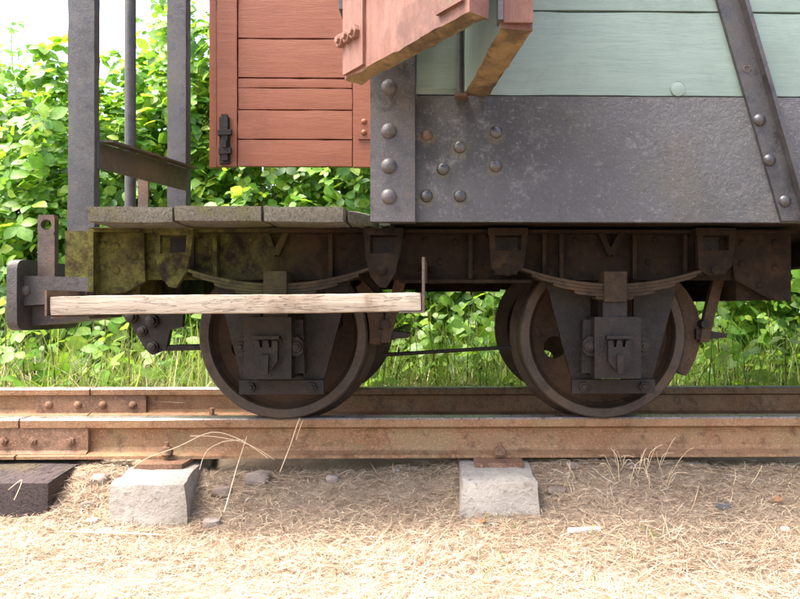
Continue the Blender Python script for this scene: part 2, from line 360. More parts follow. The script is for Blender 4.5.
for x in (164, 498):                                        # chair pads with rail bolts
    pd = box('base_pad', PX(x-24, -.035), PX(x+24, -.035), -.075, .10, -RH-.0135, -RH-.0005, M['fish'], nr, .002)
    rivet(pd, x+2, 452, -.028, .016, M['fish'], 'clip_washer', [(0,-.2),(.5,-.3),(.9,-.2),(1,.3),(1,.6)])
    p = P(x+2, 450, -.028); bm = bmesh.new(); btube(bm, [p + Vector((0,.005,-.012)), p + Vector((0,.005,.020))], .006, 8); btube(bm, [p+Vector((0,.005,-.012)), p+Vector((0,.005,-.004))], [.016,.010], 10)
    fin('rail_bolt', bm, M['fish'], pd, smooth='auto')
p = P(212, 412, .645); bm = bmesh.new(); btube(bm, [p+Vector((0,0,-.03)), p + Vector((0,0,.014))], .010, 6); fin('rail_bolt', bm, M['fish'], fr, smooth='auto')

# ================================================================ the wagon
wag = thing('railway_wagon', 'old narrow gauge railway wagon with pale green boards, black plate, red door and end platform', 'wagon', (0, YC, 0))
YB = -.25                                                   # face of the body side
YS = -.10                                                   # web of the near solebar
ZF = PZ(221.5, YB)                                          # floor / underside of the body
XR = 3.2; ZT = 1.75; YFAR = 2*YC - YB
XE = PX(370, YB-.02)                                        # corner of the body
box('side_plate', PX(412, YB), XR, YB, YB+.02, ZF, PZ(95.5, YB), M['plate'], wag, .003)
for (x, y) in ((459.6,147),(443,169),(426.5,196),(460,196),(496,132),(495.6,166)): rivet(wag, x, y, YB, .0155, M['rivet'])
rivet(wag, 427, 135, YB, .014, M['pin'])
for x in (799, 840, 880): rivet(wag, x, 186, YB, .0155, M['plate'])
st = box('corner_strap', XE, PX(415, YB-.014), YB-.014, YB+.02, ZF-.002, ZT, M['strap'], wag, .003)
for y in (87, 131, 166, 196.6, 40, -5): rivet(st, 388.9, y, YB-.014, .019, M['strap'])
rivet(st, 401.5, 65, YB-.014, .009, M['pin'], 'bolt_stub', [(0,-.1),(.7,-.1),(1,.0),(1,.3)], 10)
z = PZ(94.2, YB)
while z < ZT:
    worn('side_board', PX(415.5, YB), XR, YB+.002, YB+.028, z, z+.1975, M['board_green'], wag, step=.06, amp=.0009, freq=4, rnd=.004); z += .2
bm = bmesh.new(); bbox(bm, PX(415.8,YB), PX(460,YB), YB-.001, YB+.003, PZ(88.5,YB), PZ(87,YB)); fin('bead', bm, M['board_green'], wag)
rivet(wag, 678, 88.5, YB+.0005, .018, M['board_green'], 'wood_plug', [(0,.0),(.86,.0),(.93,.03),(.96,-.01),(1,.1)], 18)
# diagonal angle-iron brace
bm = bmesh.new(); Yb = YB-.004
A0, A1, B0, B1 = P(716+(-300/220*64), -300, Yb), P(744+(-300/220*64), -300, Yb), P(780.5, 221, Yb), P(808, 221, Yb)
def quadprism(bm, q, y0, y1):
    bprism(bm, [(p.x, p.z) for p in q], y0, y1)
quadprism(bm, (A0, A1, B1, B0), YB-.010, YB+.001)
off = (B1-B0).normalized()*.011
quadprism(bm, (A1-off*1.4, A1-off*.5, B1-off*.5, B1-off*1.4), YB-.034, YB-.0095)
br = fin('diagonal_brace', bm, M['post'], wag, bevel=.002)
for x, y in ((759.5,120),(769.5,160),(785,201)): rivet(br, x, y, YB-.010, .0155, M['rivet'])
rivet(br, 746.6, 68.7, YB-.0098, .010, M['pin'], 'bolt_hole_rim', [(0,.3),(.55,.3),(.6,-.15),(.9,-.12),(1,.1)], 14)
# far parts of the body box
z = ZF
while z < ZT:
    h = PZ(94.2, YB)-ZF if z == ZF else .2
    worn('end_board', XE+.012, XE+.04, YB+.021, YFAR-.02, z, z+h-.0025, M['board_green'], wag, step=.1, amp=.001, rnd=.004)
    box('far_side_board', XE, XR, YFAR-.018, YFAR, z, z+h-.0025, M['board_green'], wag, .002); z += h
box('body_floor', XE+.045, XR, YB+.022, YFAR-.02, ZF+.004, ZF+.044, M['frame'], wag, .002)
for i, x in enumerate(np.arange(.35, 3, .75)): box('floor_bearer', x, x+.07, YS+.07, 2*YC-YS-.07, ZF-.075, ZF+.004, M['frame'], wag, .003)
# ---- platform deck: three plank ends and the cut one
ZD0, ZD1 = PZ(222.5, -.27), PZ(206, -.27)
cuts = [86, 173, 262.3, 345]
for a, b in zip(cuts, cuts[1:]):
    worn('deck_plank', PX(a, -.27)+.0015, PX(b, -.27)-.0015, -.27+random.uniform(-.004,.004), .98, ZD0+random.uniform(-.002,.002), ZD1+random.uniform(-.002,.003), M['deck'], wag, step=.022, amp=.002, rnd=.004)
def fcut(p):
    if p.y < -.05: p.y = p.y + (p.x - PX(345,-.27))*2.2*(1 if p.y < -.2 else .5)
    return p
worn('deck_plank', PX(345,-.27)+.001, XE+.006, -.262, .98, ZD0, ZD1-.004, M['deck'], wag, step=.022, amp=.003, rnd=.008, f=fcut)
# ---- underframe
XU0, XU1 = PX(89, YS-.045), PX(793, YS-.045); ZU1 = ZF - .006; ZU0 = PZ(280, YS)
def channel(name, y, sgn):
    bm = bmesh.new(); bbox(bm, XU0+.004, XU1, min(y, y+.009*sgn), max(y, y+.009*sgn), ZU0, ZU1-.0075)
    o = fin(name, bm, M['frame'], wag, bevel=.002)
    bm = bmesh.new(); a, b = sorted((y - .045*sgn, y + .012*sgn)); bbox(bm, XU0, XU1+.01, a, b, ZU1-.0072, ZU1); fin('top_flange', bm, M['frame'], o, bevel=.0015)
    a, b = sorted((y - .030*sgn, y + .0085*sgn)); bm = bmesh.new(); bbox(bm, PX(400,YS), PX(530,YS), a, b, ZU0-.008, ZU0-.0002); fin('bottom_flange', bm, M['frame'], o, bevel=.0015)
    return o
sol = channel('solebar', YS, 1); channel('solebar', 2*YC-YS, -1)
box('deck_bearer', XU0+.01, XE+.02, -.17, .9, ZU1+.0005, ZD0-.002, M['frame'], wag, .003)
# left corner: end flange and knee plate with rivets
box('end_flange', XU0-.001, XU0+.012, YS-.048, YS-.0005, PZ(296,YS-.045), ZU1-.0075, M['frame'], sol, .002)
kp = plate('knee_plate', [(94,232),(144,232),(145,281),(126,292),(94,296)], YS-.016, .015, M['frame'], wag)
for x, y in ((103,245),(103,268),(116,246),(116,270),(134.5,256)): rivet(kp, x, y, YS-.016, .011, M['frame'])
# right corner plate
kp = plate('knee_plate', [(728,229),(791,229),(791,301),(770,299),(735,280)], YS-.016, .014, M['frame'], wag)
for x, y in ((742,243),(742,264),(775,243),(775,268),(760,285)): rivet(kp, x, y, YS-.016, .010, M['frame'])
# cross members: headstocks, middle stretchers
for xa, xb, zb in ((XU0+.013, XU0+.10, PZ(298,YS)), (XU1-.12, XU1-.02, PZ(300,YS)), (-.07,.0,ZU0+.02), (.10,.16,ZU0+.02)):
    box('cross_member', xa, xb, YS+.0095, 2*YC-YS-.0095, zb, ZU1-.008, M['frame'], wag, .004)
plate('gusset', [(690,279),(712,274),(776,297),(770,301)], .15, .012, M['frame'], wag)
# stiffeners and rivets along the solebar
for x in (218, 332, 470, 543, 560, 632, 682): 
    box('stiffener', PX(x, YS)-.005, PX(x, YS)+.005, YS-.024, YS-.0003, ZU0+.002, ZU1-.008, M['frame'], wag, .0015)
for x, y in ((250,240),(205,250),(425,240),(440,262),(455,242),(472,266),(418,268),(432,270),(575,240),(655,240),(648,262),(520,270)): rivet(sol, x, y, YS, .009, M['frame'])
def vstop(x):
    Y = YS-.022; bm = bmesh.new()
    for pts in ([(x-14,231),(x-8,231),(x+2,254),(x-2,256),(x-4,254)], [(x+14,231),(x+8,231),(x-2,250),(x+2,256),(x+4,254)]): bprism(bm, pxs(pts, Y + (.0005 if pts[0][0] > x else 0)), Y + (.0005 if pts[0][0] > x else 0), YS-.0002)
    fin('bump_stop', bm, M['frame'], wag, bevel=.0015)
vstop(275.5); vstop(611.5)
# ---- springs, hangers, axleboxes, axle guards, wheels
AX = [PX(283, -.015), PX(603, -.015)]; WR = .226
YSP = -.135
hang = [(173, 383), (508, 716)]; scx = [276, 615]
def hanger(x, d=0):
    Y = YSP-.028; bm = bmesh.new()
    bprism(bm, pxs([(x-18,254),(x+17,252),(x+13,272),(x+3,288),(x-4,287),(x-13,276)] if d == 0 else [(x-18,251),(x+17,250),(x+16,266),(x+8,274),(x-9,275),(x-17,268)], Y), Y, Y+.014)
    bprism(bm, pxs([(x-19,234),(x-13,234),(x-13,256),(x-17.5,256)], Y+.0005), Y+.0005, Y+.0135)
    bprism(bm, pxs([(x+13.5,234),(x+20,234),(x+17,256),(x+12.5,256)], Y+.0005), Y+.0005, Y+.0135)
    h = fin('spring_hanger', bm, M['frame'], wag, bevel=.002)
    q0, q1 = P(x-20,235,Y), P(x+20,228,Y)
    box('hanger_bracket', q0.x, q1.x, Y-.001, YS-.0003, q0.z, q1.z, M['frame'], h, .002)
    rivet(h, x-1, 270, Y, .013, M['frame'], 'hanger_pin', [(0,-.5),(.7,-.5),(.85,-.42),(.85,-.1),(1.15,-.08),(1.15,.1)], 14)
    bm = bmesh.new(); q = P(x-1, 270, Y); btube(bm, [q, q+Vector((0,.055,0))], .009, 10); fin('hanger_pin', bm, M['frame'], h, smooth='auto')
    q = P(x, 262, Y); box('hanger_hole_shade', q.x-.03, q.x+.03, YSP+.027, YSP+.035, q.z-.03, ZU1-.008, M['box'], h, .002)  # dark plate added behind the opening to stand in for its shade
def hex_bm(): pass
for wi, (cx, hp, sx) in enumerate(zip(AX, hang, scx)):
    xc = PX(sx, YSP); xl, xr = PX(hp[0], YSP), PX(hp[1], YSP)
    zc = PZ(284, YSP); ze = PZ(263, YSP); half = (xr-xl)/2; xm = (xl+xr)/2
    def leaf_bm(k):
        bm = bmesh.new(); n = 18; hl = half*(1.0 if k == 0 else .98-.2*k) - (.004 if k == 0 else 0); t = .0074; top, bot = [], []
        for i in range(n+1):
            u = -1+2*i/n; x = hl*u; z = zc + (ze-zc)*(x/half)**2 - k*(t+.0008)
            th = t if abs(u) < .93 else t*.7
            top.append((xm+x, z)); bot.append((xm+x, z-th))
        bprism(bm, top + bot[::-1], YSP-.024, YSP+.024)
        return bm
    sp = fin('leaf_spring', leaf_bm(0), M['spring'], wag, bevel=.001, seg=1)
    for k_ in range(1, 5): fin('spring_leaf', leaf_bm(k_), M['spring'], sp, bevel=.001, seg=1)
    zbk = PZ(316, YSP-.03)
    box('spring_buckle', xm-.028, xm+.028, YSP-.033, YSP+.033, zc-.045, zc+.030, M['spring'], sp, .004)
    box('spring_seat', xm-.030, xm+.030, YSP-.026, YSP+.030, zbk-.01, zc-.0455, M['box'], sp, .003)
    for x in hp: hanger(x, wi)
    # axle guard: two plates forming a W with a tie bar
    YG = -.078; o = -283 + 283 if wi == 0 else 0
    xg = PX(283 if wi == 0 else 612, YG)
    zt, zb = ZU0+.03, PZ(388, YG)
    bm = bmesh.new()
    for s in (-1, 1):
        bprism(bm, [(xg+s*.182, zt), (xg+s*.10, zb), (xg+s*.052, zb), (xg+s*.058, zt-.05), (xg+s*.03, zt)], YG + (.0003 if s > 0 else 0), YG+.012)
    g = fin('axle_guard', bm, M['box'], wag, bevel=.0015)
    tb = box('tie_bar', xg-.108, xg+.108, YG-.016, YG-.0005, PZ(394,YG-.016), PZ(380,YG-.016), M['box'], g, .003)
    pz = P(400, 387, YG-.016).z
    for s in (-1, 1):
        q = bpy.data.objects.new('bolt', None)
        key = ('bolt', M['box'].name, 6)
        if key not in RV: RV[key] = small_mesh('bolt', hexprof(), M['box'], 6)
        link_o = bpy.data.objects.new('bolt', RV[key]); bpy.data.objects.remove(q)
        link(link_o, (xg+s*.078, YG-.016, pz), tb); link_o.scale = (.013,)*3
    # axlebox
    YA = YSP-.032; xa = cx; z0, z1 = PZ(379, YA), PZ(317, YA); zm = PZ(347, YA)
    ab = box('axlebox', xa-.058, xa+.058, YA, -.03, z0, z1, M['box'], wag, .006)
    bm = bmesh.new(); bprism(bm, [(xa-.082, z0+.01), (xa+.082, z0+.01), (xa+.078, z1-.008), (xa-.078, z1-.008)], YA+.038, YA+.07); fin('guide_block', bm, M['box'], ab, bevel=.004)
    bm = bmesh.new(); bprism(bm, [(xa-.084, zm-.012), (xa-.073, zm-.024), (xa+.073, zm-.024), (xa+.084, zm-.012), (xa+.084, zm+.012), (xa+.073, zm+.024), (xa-.073, zm+.024), (xa-.084, zm+.012)], YA+.012, YA+.035); fin('cover_lug', bm, M['box'], ab, bevel=.003)
    for s in (-1, 1):
        link_o = bpy.data.objects.new('bolt', RV[('bolt', M['box'].name, 6)]); link(link_o, (xa+s*.069, YA+.012, zm), ab); link_o.scale = (.013,)*3
    zl0, zl1 = zm-.060, zm+.016                              # oil lid: shield with two slots
    bm = bmesh.new(); bprism(bm, [(xa-.028, zl1), (xa-.017, zl1+.001), (xa-.014, zl1-.016), (xa-.009, zl1-.016), (xa-.006, zl1+.001), (xa+.005, zl1+.001), (xa+.008, zl1-.016), (xa+.013, zl1-.016), (xa+.016, zl1+.001), (xa+.028, zl1),
        (xa+.028, zm-.034), (xa+.013, zl0+.006), (xa+.006, zl0), (xa-.006, zl0), (xa-.013, zl0+.006), (xa-.028, zm-.034)], YA-.017, YA-.0005)
    ol = fin('oil_lid', bm, M['box'], ab, bevel=.003)
    bm = bmesh.new(); bprism(bm, [(xa-.009, zm-.018), (xa+.009, zm-.018), (xa+.007, zl0-.004), (xa-.007, zl0-.004)], YA-.026, YA-.0165); fin('lid_spring', bm, M['box'], ol, bevel=.003)
    bm = bmesh.new(); bprism(bm, [(xa-.032, zl1+.004), (xa-.032, zl1+.012), (xa+.032, zl1+.012), (xa+.032, zl1+.004)], YA-.020, YA-.0006); fin('lid_hinge', bm, M['box'], ol, bevel=.003)

def wheel_meshes():
    bm = bmesh.new()
    blathe(bm, [(.196,-.004),(.200,-.013),(.2215,-.015),(.2255,-.010),(.2285,.058),(.234,.066),(.242,.074),(.2445,.082),(.242,.092),(.235,.095),(.20,.095),(.196,.09)], 96)
    bmesh.ops.recalc_face_normals(bm, faces=bm.faces); ty = bpy.data.meshes.new('tyre'); bm.to_mesh(ty); bm.free(); ty.materials.append(M['tyre'])
    bm = bmesh.new(); blathe(bm, [(.1965,.012),(.186,.024),(.15,.036),(.10,.032),(.065,.010),(.04,.008),(.04,.05),(.10,.052),(.15,.056),(.1965,.050)], 96)
    bmesh.ops.recalc_face_normals(bm, faces=bm.faces); dm = bpy.data.meshes.new('wheel'); bm.to_mesh(dm); bm.free()
    od = bpy.data.objects.new('tmp', dm); COL.objects.link(od); cut = bmesh.new()
    for k_ in range(4):
        a = R(22 + 90*k_); c = Vector((.128*math.cos(a), 0, .128*math.sin(a)))
        btube(cut, [c+Vector((0,-.05,0)), c+Vector((0,.12,0))], .031, 20)
    bmesh.ops.recalc_face_normals(cut, faces=cut.faces); cm = bpy.data.meshes.new('cut'); cut.to_mesh(cm); cut.free()
    oc = bpy.data.objects.new('cut', cm); COL.objects.link(oc)
    md = od.modifiers.new('b', 'BOOLEAN'); md.operation = 'DIFFERENCE'; md.object = oc; md.solver = 'EXACT'
    dg = bpy.context.evaluated_depsgraph_get(); res = bpy.data.meshes.new_from_object(od.evaluated_get(dg)); res.name = 'wheel'
    bpy.data.objects.remove(od); bpy.data.objects.remove(oc); res.materials.clear(); res.materials.append(M['wheel'])
    bm = bmesh.new(); blathe(bm, [(0,-.028),(.045,-.026),(.052,-.018),(.056,.009),(.056,.07),(0,.075)], 32, closed=False)
    bmesh.ops.recalc_face_normals(bm, faces=bm.faces); hb = bpy.data.meshes.new('hub'); bm.to_mesh(hb); bm.free(); hb.materials.append(M['wheel'])
    for m in (ty, res, hb):
        for p in m.polygons: p.use_smooth = True
        m.set_sharp_from_angle(angle=R(30))
    return ty, res, hb
ty, dm, hb = wheel_meshes()
for cx in AX:
    for side in (0, 1):
        loc = (cx, 0 if side == 0 else 2*YC, WR); rot = (0, random.uniform(-.3,.3) if side else .1, 0)
        wh = link(bpy.data.objects.new('wheel', dm), loc, wag); 
        q = Matrix.Rotation(math.pi*side, 4, 'Z') @ Matrix.Rotation(rot[1], 4, 'Y'); wh.rotation_euler = q.to_euler()
        for nm, mm in (('tyre', ty), ('hub', hb)):
            s = bpy.data.objects.new(nm, mm); COL.objects.link(s); s.parent = wh; s.location = (0,0,0); WL[s.name] = Vector(loc)
    bm = bmesh.new(); btube(bm, [(cx,-.06,WR),(cx,.02,WR),(cx,.07,WR),(cx,2*YC-.07,WR),(cx,2*YC-.02,WR),(cx,2*YC+.06,WR)], [.028,.028,.036,.036,.028,.028], 20); fin('axle', bm, M['wheel'], wag, smooth='auto')
# ---- brakes
def shoe(cx, s, a0, a1, Y0, Y1, name='brake_shoe'):
    bm = bmesh.new(); n = 10; o = []; i_ = []
    for k_ in range(n+1):
        a = R(a0+(a1-a0)*k_/n); ro = .258 + .016*math.sin(math.pi*k_/n)
        o.append((cx+s*ro*math.cos(a), WR+ro*math.sin(a))); i_.append((cx+s*.2305*math.cos(a), WR+.2305*math.sin(a)))
    bprism(bm, o+i_[::-1], Y0, Y1); return fin(name, bm, M['brake'], wag, bevel=.004)
for cx in AX:
    sh = shoe(cx, 1, -6 if cx == AX[0] else -26, 34, .002, .060)
    q = Vector((cx+.275, .03, WR+.0))
    bm = bmesh.new()
    prof = [(q.x-.012, q.z-.02), (q.x+.012, q.z-.02), (q.x+.028, q.z+.05), (q.x+.058, q.z+.16), (q.x+.028, q.z+.16), (q.x+.002, q.z+.06)]
    bprism(bm, prof, -.02, .0); h = fin('brake_hanger', bm, M['brake'], wag, bevel=.003)
    bm = bmesh.new(); bprism(bm, [(q.x-.02, q.z-.012), (q.x+.06, q.z-.008), (q.x+.066, q.z+.004), (q.x-.02, q.z+.016)], -.015, .075); fin('brake_beam_end', bm, M['box'], sh, bevel=.003)
    bm = bmesh.new(); btube(bm, [(q.x+.02, .0, q.z), (q.x+.02, 2*YC, q.z)], .014, 10); fin('brake_beam', bm, M['box'], wag, smooth='auto')
    bm = bmesh.new(); btube(bm, [(q.x+.0, -.028, q.z+.03), (q.x+.0, .06, q.z+.03)], .012, 10); fin('hanger_pin', bm, M['box'], h, smooth='auto')
tube('brake_rod', [P(383,355,.08), P(430,352,.08), P(514,347,.08)], .0055, M['box'], wag, 8)
tube('brake_rod', [P(160,348,.10), P(205,347,.10), P(240,344,.10)], .009, M['box'], wag, 8)
YK = .09
bk = plate('brake_crank', [(123,300),(184,300),(182,327),(170,330),(166,349),(152,355),(146,350),(130,324),(123,316)], YK, .02, M['box'], wag, .004)
for x, y, r in ((132,317,.017),(152.6,321,.018),(142.6,331,.014),(153.4,347,.016)): rivet(bk, x, y, YK, r, M['box'], 'crank_bolt', [(0,-1.1),(.6,-1.1),(.75,-1),(.75,-.5),(1,-.45),(1.1,-.3),(1.1,.1)], 10)
box('crank_bracket', PX(128,YK), PX(178,YK), YK+.0205, YK+.20, PZ(305,YK), ZU1-.03, M['box'], wag, .004)
# ---- step board and its irons
YT = -.325
def fst(p):
    t = (p.x - PX(48,YT)) / (PX(422,YT)-PX(48,YT)); p.z += .009*t + .001*math.sin(t*7); return p
sb = worn('step_board', PX(50,YT), PX(421.5,YT), YT, YT+.13, PZ(315.5,YT), PZ(296.5,YT), M['step'], wag, step=.016, amp=.0010, freq=20, rnd=.004, f=fst)
bm = bmesh.new(); x0 = PX(47.5, YT); zt, zb = PZ(290,YT), PZ(316,YT)
bbox(bm, x0-.004, x0+.0008, YT-.004, YT+.15, zb, zt); bbox(bm, x0-.0035, x0+.004, YT+.1505, YS-.047, zt-.022, zt-.0005)
bbox(bm, x0-.004, x0+.08, YT+.02, YT+.1, zb-.006, zb-.0005)
fin('step_iron', bm, M['pin'], wag, bevel=.001, seg=1)
bm = bmesh.new(); x0 = PX(423.5, YT); zt, zb = PZ(257,YT), PZ(311,YT)
bbox(bm, x0-.0035, x0+.0025, YT-.004, YT+.05, zb-.004, zt); bbox(bm, x0-.0034, x0+.0024, YT+.0505, YS-.002, zt-.05, zt-.001)
bbox(bm, x0-.055, x0-.0036, YT-.002, YT+.10, zb-.0045, zb-.0004)
fin('step_iron', bm, M['pin'], wag, bevel=.001, seg=1)
# ---- end platform posts, rods and bar
YP = -.07
po = worn('platform_post', PX(67,YP), PX(94.5,YP), YP, YP+.03, PZ(276,YP), 1.75, M['post'], wag, step=.03, amp=.0006, rnd=.004)
box('post_foot', PX(67.5,YP)-.002, PX(90,YP), YP-.008, YP-.001, PZ(277,YP), PZ(232,YP), M['frame'], po, .002)
YQ = .62
worn('platform_post', PX(166.5,YQ), PX(186,YQ), YQ, YQ+.05, ZD1-.015, 1.75, M['post'], wag, step=.04, amp=.0006, rnd=.004)
YRd = .33; q = P(130.3, 205, YRd)
hr = tube('handbrake_column', [(q.x, YRd, ZD1-.01), (q.x, YRd, 1.75)], .0165, M['post'], wag, 14)
bm = bmesh.new(); blathe(bm, [(0,0),(.03,0)], 4, closed=False) if False else None
btube(bm, [(q.x-.004, YRd, ZD1-.012), (q.x-.004, YRd, ZD1+.03), (q.x-.004, YRd, ZD1+.05), (q.x, YRd, ZD1+.075), (q.x, YRd, ZD1+.085)], [.030,.032,.024,.026,.017], 12)
fin('column_foot', bm, M['box'], hr, smooth='auto')
box('column_stay', PX(138,YRd-.02), PX(148,YRd-.02), YRd-.02, YRd-.01, ZD1-.004, PZ(178,YRd), M['pin'], wag, .002)
bm = bmesh.new()                                            # angle bar from post to post
a0, a1 = P(98,142,YP+.02), P(98.5,168,YP+.02); b0, b1 = P(188,169,YQ-.002), P(188,191,YQ-.002)
def slab(bm, a0, a1, b0, b1, d):
    v = [bm.verts.new(p) for p in (a0, a1, b1, b0)] + [bm.verts.new(p + d) for p in (a0, a1, b1, b0)]
    for f in ((0,1,2,3),(7,6,5,4),(0,4,5,1),(1,5,6,2),(2,6,7,3),(3,7,4,0)): bm.faces.new([v[i] for i in f])
slab(bm, a0, a1, b0, b1, Vector((-.006, .004, 0)))
slab(bm, a0+Vector((.0005,0,.0005)), a0+Vector((.0005,0,.006)), b0+Vector((.0005,0,.0005)), b0+Vector((.0005,0,.006)), Vector((.034,.012,.002)))
fin('end_bar', bm, M['pin'], wag, bevel=.0008, seg=1)
box('bar_bracket', PX(94,YP+.02), PX(100,YP+.02), YP+.012, YP+.022, PZ(169,YP), PZ(141,YP), M['post'], wag, .001)
# ---- centre buffer and coupling pin
YCb = .20
def cp(x, y, Y): return P(x, y, Y)
bm = bmesh.new(); xb0 = PX(9, YCb); zt, zb = PZ(259,YCb), PZ(331,YCb); zmid = (zt+zb)/2; ym = YCb+.16
prof = []                                                   # rounded buffer face, plane across the track
for k_ in range(28):
    a = 2*math.pi*k_/28; e = .22; cy = math.copysign(abs(math.cos(a))**e, math.cos(a)); sz = math.copysign(abs(math.sin(a))**e, math.sin(a))
    prof.append((ym + .165*cy, zmid + (zt-zb)/2*sz))
la = [bm.verts.new((xb0-.012*(1-abs(y-ym)/.17)-.004, y, z)) for y, z in prof]; lb = [bm.verts.new((xb0+.026, y, z)) for y, z in prof]; n = len(prof)
bm.faces.new(la); bm.faces.new(lb[::-1])
for i in range(n): bm.faces.new((la[i], lb[i], lb[(i+1)%n], la[(i+1)%n]))
bf = fin('centre_buffer', bm, M['coupler'], wag, bevel=.004)
xk0, xk1 = xb0+.024, XU0+.02
def bwedge(bm, xa, xb, y0, y1, za0, za1, zb0, zb1):
    v = [bm.verts.new(p) for p in ((xa,y0,za0),(xb,y0,zb0),(xb,y0,zb1),(xa,y0,za1),(xa,y1,za0),(xb,y1,zb0),(xb,y1,zb1),(xa,y1,za1))]
    for f in ((0,1,2,3),(7,6,5,4),(0,4,5,1),(1,5,6,2),(2,6,7,3),(3,7,4,0)): bm.faces.new([v[i] for i in f])
bm = bmesh.new(); zk1, zk0 = PZ(276,YCb+.03), PZ(304,YCb+.03); bwedge(bm, xk0, xk1, YCb+.03, YCb+.29, zk0-.005, zk1, zk0+.02, zk1-.01)
fin('buffer_body', bm, M['coupler'], bf, bevel=.006)
bm = bmesh.new(); bwedge(bm, xk0, xk0+.19, YCb+.07, YCb+.25, PZ(326,YCb+.03), zk0-.006, PZ(318,YCb+.03), zk0+.002); fin('buffer_rib', bm, M['coupler'], bf, bevel=.005)
rivet(bf, 25, 291, YCb+.03, .018, M['coupler'])
Yp = YCb+.06; bm = bmesh.new(); xa, xb = PX(37.5,Yp), PX(54.5,Yp); zt = PZ(215.5,Yp); zb = PZ(276,Yp); hx, hz = (xa+xb)/2, PZ(225.5,Yp)
N = 20; outer = []; inner = []
for k_ in range(N):                                          # flat pin with an eye
    a = 2*math.pi*k_/N; inner.append((hx+.0165*math.cos(a), hz+.0165*math.sin(a)))
    cx_, sz_ = math.cos(a), math.sin(a); t = min((xb-hx)/max(abs(cx_),1e-6), (zt-hz)/max(abs(sz_),1e-6)); outer.append((hx+cx_*t, hz+sz_*t))
for Y in (Yp, Yp+.02): pass
vo = [[bm.verts.new((x, Y, z)) for x, z in outer] for Y in (Yp, Yp+.022)]; vi = [[bm.verts.new((x, Y, z)) for x, z in inner] for Y in (Yp, Yp+.022)]
for i in range(N):
    j = (i+1) % N
    bm.faces.new((vo[0][i], vo[0][j], vi[0][j], vi[0][i])); bm.faces.new((vo[1][j], vo[1][i], vi[1][i], vi[1][j]))
    bm.faces.new((vi[0][i], vi[0][j], vi[1][j], vi[1][i])); bm.faces.new((vo[0][j], vo[0][i], vo[1][i], vo[1][j]))
bbox(bm, xa, xb, Yp+.0003, Yp+.0217, zb-.06, hz-(zt-hz)+.001)
fin('coupling_pin', bm, M['pin'], bf)
# ---- red end door standing open over the platform
YD = .74; rd = None
def dz(y): return PZ(y, YD)
zD0 = dz(167)
rd = box('end_door', PX(234,YD), PX(356,YD), YD+.0265, YD+.034, zD0+.01, ZT, M['red'], wag, .002)
rows = [(166.6,140.0),(139.3,110.5),(109.6,88.2),(87.8,78.6),(77.6,39.2),(38.2,-20),(-21,-70),(-71,-160)]
for i, (a, b_) in enumerate(rows):
    worn('door_board', PX(237.5,YD), PX(352.2,YD), YD+(.000 if i < 2 else .004)+random.uniform(0,.0015), YD+.026, dz(a), dz(b_), M['red'], rd, step=.05, amp=.0008, freq=5, rnd=.003)
worn('door_stile', PX(216.5,YD), PX(237.1,YD), YD-.002, YD+.026, zD0-.001, ZT, M['red'], rd, step=.05, amp=.0008, freq=5, rnd=.003)
worn('door_stile', PX(208.5,YD), PX(216,YD), YD+.005, YD+.036, zD0-.003, ZT, M['red'], rd, step=.05, amp=.0008, freq=5, rnd=.003)
worn('door_stile', PX(352.6,YD), PX(404,YD), YD-.002, YD+.026, zD0-.001, ZT, M['red'], rd, step=.05, amp=.0008, freq=5, rnd=.003)
ct = plate('door_catch', [(219,117),(229,117),(229.5,163),(219.5,164)], YD-.012, .0098, M['box'], rd)
for pts, d in (([(221,114),(227.5,114),(227.5,160),(221.5,160)], .012), ([(217.5,130),(231,129),(231,134),(217.5,135)], .016), ([(218.5,148),(230.5,147),(230.5,153),(218.5,154)], .016), ([(222.5,140),(226,140),(226,147),(222.5,147)], .022)):
    plate('catch_bar', pts, YD-.0121-d, d, M['box'], ct, .0015)
hp_ = plate('door_hinge', [(358,116),(371,116),(371,139),(358,139)], YD-.009, .0068, M['red'], rd)
for y in (121.5, 132.5): rivet(hp_, 364, y, YD-.009, .012, M['red'])
box('hinge_post', XE-.002, XE+.05, YD+.03, YD+.2, ZF+.01, ZT, M['frame'], wag, .002)
# ---- two thick side doors standing open towards us
def leaf(a, b, th, z0, z1, mats, name, label=None, endm=0):
    """upright panel from plan point a (hinge) to b (free edge); outer face to the left of a->b ... thickness th to the right"""
    a, b = Vector((*a, 0)), Vector((*b, 0)); d = (b-a).normalized(); nrm = Vector((-d.y, d.x, 0)); L = (b-a).length
    bm = bmesh.new(); nL, nZ, nT = 22, 30, 4; V = {}
    def vert(i, j, k_):
        if (i,j,k_) in V: return V[i,j,k_]
        p = a + d*(L*i/nL) + nrm*(th*k_/nT) + Vector((0,0,z0+(z1-z0)*(j/nZ)**1.6)); e = (i in (0,nL)) + (j == 0) + (k_ in (0,nT))
        p += noise.noise_vector(p*16)*.002 + noise.noise_vector(p*60)*.0012
        if j == 0: p.z += noise.noise(p*30)*.006 + (abs(noise.noise(p*9))*.014 if e > 1 else 0)
        if e > 1 and i == 0: p += d*.006
        V[i,j,k_] = bm.verts.new(p); return V[i,j,k_]
    def q(vs_, m): f = bm.faces.new(vs_); f.material_index = m
    for k_, m in ((0,0),(nT,1)):
        for i in range(nL):
            for j in range(nZ): q([vert(i,j,k_), vert(i+1,j,k_), vert(i+1,j+1,k_), vert(i,j+1,k_)], m)
    for j, m in ((0,2),(nZ,0)):
        for i in range(nL):
            for k_ in range(nT): q([vert(i,j,k_), vert(i+1,j,k_), vert(i+1,j,k_+1), vert(i,j,k_+1)], m)
    for i in (0, nL):
        for j in range(nZ):
            for k_ in range(nT): q([vert(i,j,k_), vert(i,j,k_+1), vert(i,j+1,k_+1), vert(i,j+1,k_)], endm)
    o = fin(name, bm, mats, wag, smooth='auto')
    if label: o['label'] = label
    return o, a, b, d, nrm, L
zL = PZ(81, CAMY+1.44)
